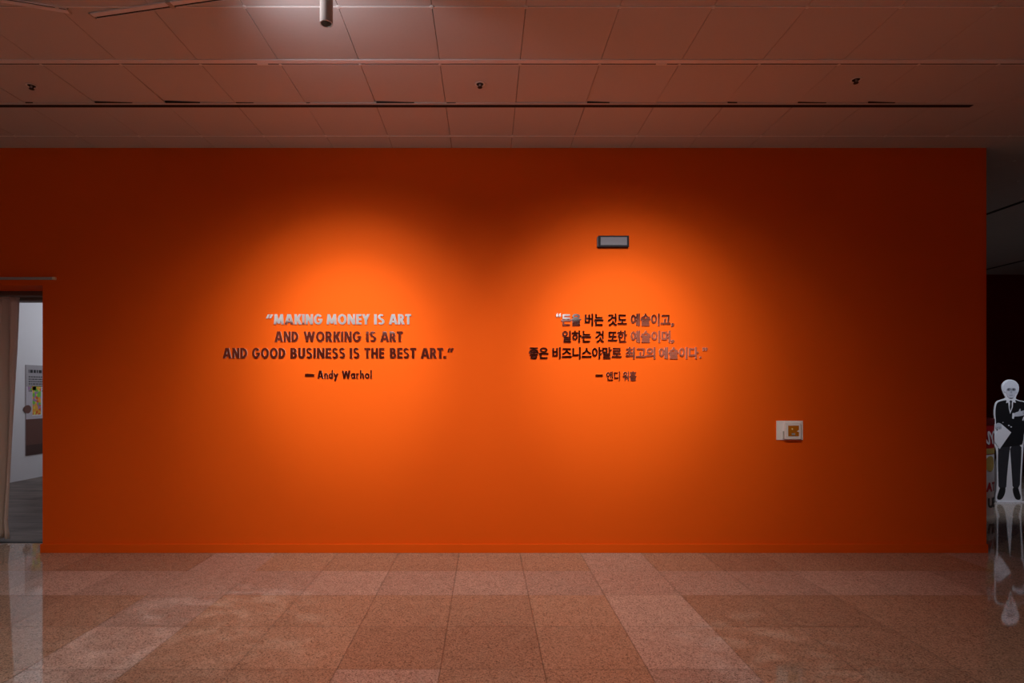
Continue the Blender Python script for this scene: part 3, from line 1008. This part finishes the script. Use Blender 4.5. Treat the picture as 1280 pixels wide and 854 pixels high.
for (ex, w) in ((1260.3, 2.5), (1266.7, 2.5)):
    ring = [(ex + w * math.cos(2 * math.pi * i / 18), 486.9 + 1.55 * math.sin(2 * math.pi * i / 18)) for i in range(18)]
    inner = [(ex + (w - 0.8) * math.cos(2 * math.pi * i / 18), 486.9 + 0.8 * math.sin(2 * math.pi * i / 18)) for i in range(18)]
    R_, I_ = [SP(*q) for q in ring], [SP(*q) for q in inner]
    k = [(x, -0.0085, z) for x, z in R_] + [(x, -0.0085, z) for x, z in I_]
    mb.add(k, [(i, (i + 1) % 18, 18 + (i + 1) % 18, 18 + i) for i in range(18)])
q = [SP(1262.7, 486.4), SP(1264.3, 486.4), SP(1264.3, 486.9), SP(1262.7, 486.9)]
mb.prism(q, -0.009, -0.008)
mb.build('glasses', M['shade'], t)
for ex in (1260.3, 1266.7):
    card('eye', [(ex + 0.9 * math.cos(-2 * math.pi * i / 12), 487.0 + 0.65 * math.sin(-2 * math.pi * i / 12)) for i in range(12)], -0.0065, -0.005, 'softblack', 0)
card('nose', [(1263, 487.5), (1264.2, 487.5), (1265, 491), (1263.5, 491.8), (1262, 491)], -0.0065, -0.005, 'faint', 1)
card('mouth', [(1261.2, 493.8), (1263.5, 493.4), (1265.8, 493.8), (1265.2, 494.6), (1263.5, 494.9), (1261.8, 494.6)], -0.0065, -0.005, 'faint', 0)
card('paper_sheet', [(1250.6, 529.6), (1263.6, 540.6), (1249.2, 561.4), (1241.4, 549.6)], -0.006, -0.003, 'card', 0, 'white sheet of paper')
# hand holding the sheet, fingers curled over its edge
card('hand', [(1244.2, 530), (1247, 528.6), (1250.6, 529.4), (1251.4, 532), (1251.6, 535.2), (1249.6, 536.6), (1246, 537), (1244, 535)], -0.008, -0.006, 'skin', 1)
mb = MB()
for k in range(4):
    x0, y0 = 1245.4 + 1.5 * k, 533.6 - 0.1 * k
    mb.prism([SP(x0, y0), SP(x0 + 0.35, y0 + 3.2), SP(x0 + 0.65, y0 + 3.2), SP(x0 + 0.35, y0)][::1], -0.0088, -0.008)
mb.build('finger_lines', M['softblack'], t)
# other hand laid on the chest, thumb up, cuff below
card('hand', [(1266.4, 517.4), (1270, 515.4), (1273.2, 514.6), (1274, 511.6), (1274.9, 510.8), (1275.4, 512.6), (1275.2, 514.6), (1279.5, 513), (1283, 513.6), (1283.6, 517.4), (1279.6, 519.4), (1272.6, 520.6), (1267, 520.8)], -0.006, -0.003, 'skin', 1)
card('cuff', [(1265.2, 516.8), (1267.2, 516.4), (1267.6, 520.6), (1266.6, 523.8), (1264.8, 523.2)], -0.0065, -0.003, 'card', 0)
card('cuff', [(1277.6, 525.6), (1279.4, 520.6), (1280.4, 521.2), (1278.8, 526)], -0.006, -0.003, 'card', 0)
mb = MB()
for k in range(3):
    yk = 514.9 + 1.35 * k
    mb.prism([SP(1278, yk), SP(1278, yk + 0.35), SP(1283.4, yk + 0.15), SP(1283.4, yk - 0.2)], -0.0068, -0.006)
mb.build('finger_lines', M['softblack'], t)
for (bx, by) in ((1260.8, 532.0), (1263.6, 533.8), (1253.4, 528.2)):
    r = 1.1 if bx > 1255 else 0.7
    card('button', [(bx + r * math.cos(-2 * math.pi * i / 12), by + 0.7 * r * math.sin(-2 * math.pi * i / 12)) for i in range(12)], -0.0045, -0.003, 'skin', 0)
# easel strut and foot plate at the back
mb = MB()
mb.box(-0.20, 0.19, -0.01, 0.30, 0.0, 0.012, bevel=0.002)
mb.add([(-0.09, 0.012, 1.0), (0.09, 0.012, 1.0), (0.12, 0.28, 0.012), (-0.12, 0.28, 0.012), (-0.09, 0.02, 1.0), (0.09, 0.02, 1.0), (0.12, 0.29, 0.012), (-0.12, 0.29, 0.012)],
       [(0, 1, 2, 3), (7, 6, 5, 4), (0, 4, 5, 1), (1, 5, 6, 2), (2, 6, 7, 3), (3, 7, 4, 0)])
mb.build('stand', M['card'], t)

# big can-shaped prop
CYc, CR = 7.72, 0.40
CXc = (1241.6 - CX) / F * CYc - CR * 1.30
CXc = CXc
CH = EYE - (522 - CY) * 7.8 / F
t = thing('can_prop', 'large red and white can-shaped prop standing behind the orange wall end', 'can prop', (CXc, CYc, 0.0))
def zc(py):
    return EYE - (py - CY) * 7.8 / F
MB().lathe([(0.0, 0.0), (CR - 0.004, 0.0), (CR, 0.006), (CR, zc(564))], 64).build('lower_label', M['card'], t, smooth=True)
MB().lathe([(CR, zc(563.9)), (CR, CH - 0.07)], 64).build('upper_label', M['canred'], t, smooth=True)
MB().lathe([(CR, CH - 0.07), (CR + 0.006, CH - 0.066), (CR + 0.006, CH), (CR - 0.015, CH), (CR - 0.02, CH - 0.02), (0, CH - 0.02)], 64).build('rim', M['canrim'], t, smooth=True)
MB().lathe([(CR + 0.001, zc(563)), (CR + 0.002, zc(563)), (CR + 0.002, zc(556.5)), (CR + 0.001, zc(556.5))], 64).build('gold_band', M['gold'], t, smooth=True)
VIEW = math.atan2(-CYc, -CXc)          # direction from can to camera
def wrap(u, z, r):
    """u metres along the surface, zero where the can faces the camera, positive to the right in view"""
    a = VIEW + u / CR
    return (r * math.cos(a), r * math.sin(a), z)
def can_text(s, u_right, z_base, height, m, name):
    mb = MB()
    sc = height / CAP
    x = 0
    items = []
    for ch in s:
        q = bounds(ch)
        items.append((ch, x - q[0])); x += q[1] - q[0] + 0.08
    for ch, off in items:
        vs, fs, nz = glyph(ch)
        for n, (dx, dy) in enumerate(((0, 0), (0.03, 0.03), (-0.03, 0.03), (0.03, -0.03), (-0.03, -0.03))):
            mb.add([wrap(u_right - (x - (v.x + off + dx)) * sc * 1.0, z_base + (v.y + dy) * sc, CR + (0.003 + 0.0001 * n if v.z > 0 else 0.0)) for v in vs], fs)
    mb.build(name, M[m], t)
UR = CR * math.radians(84)
can_text('AT', UR, zc(607), zc(597) - zc(607), 'canred', 'lettering')
can_text('UE', UR, zc(626), zc(615.5) - zc(626), 'black', 'lettering')
def disc(u, z, ru, rz, m, name, lift=0.003):
    n = 24
    mb = MB()
    rim = [wrap(u + ru * math.cos(2 * math.pi * i / n), z + rz * math.sin(2 * math.pi * i / n), CR + lift) for i in range(n)]
    mb.add([wrap(u, z, CR + lift)] + rim, [(0, 1 + i, 1 + (i + 1) % n) for i in range(n)])
    mb.build(name, M[m], t)
disc(CR * math.radians(62), zc(574.5), 0.10, 0.10, 'gold', 'medallion')
# white flourish on the red upper label
def stroke(pts, w, m, name):
    mb = MB()
    L_, R_ = [], []
    for i, (u, z) in enumerate(pts):
        a = pts[max(i - 1, 0)]; c_ = pts[min(i + 1, len(pts) - 1)]
        d = Vector((c_[0] - a[0], c_[1] - a[1])).normalized()
        L_.append(wrap(u - d.y * w, z + d.x * w, CR + 0.003)); R_.append(wrap(u + d.y * w, z - d.x * w, CR + 0.003))
    n = len(pts)
    mb.add(L_ + R_, [(i, i + 1, n + i + 1, n + i) for i in range(n - 1)])
    mb.build(name, M[m], t)
pts = []
for i in range(60):
    s = i / 59
    pts.append((CR * math.radians(45 + 40 * s) - 0.03 * math.sin(s * 20), zc(544) + 0.075 * math.sin(s * 17 + 1)))
stroke(pts, 0.014, 'card', 'flourish')
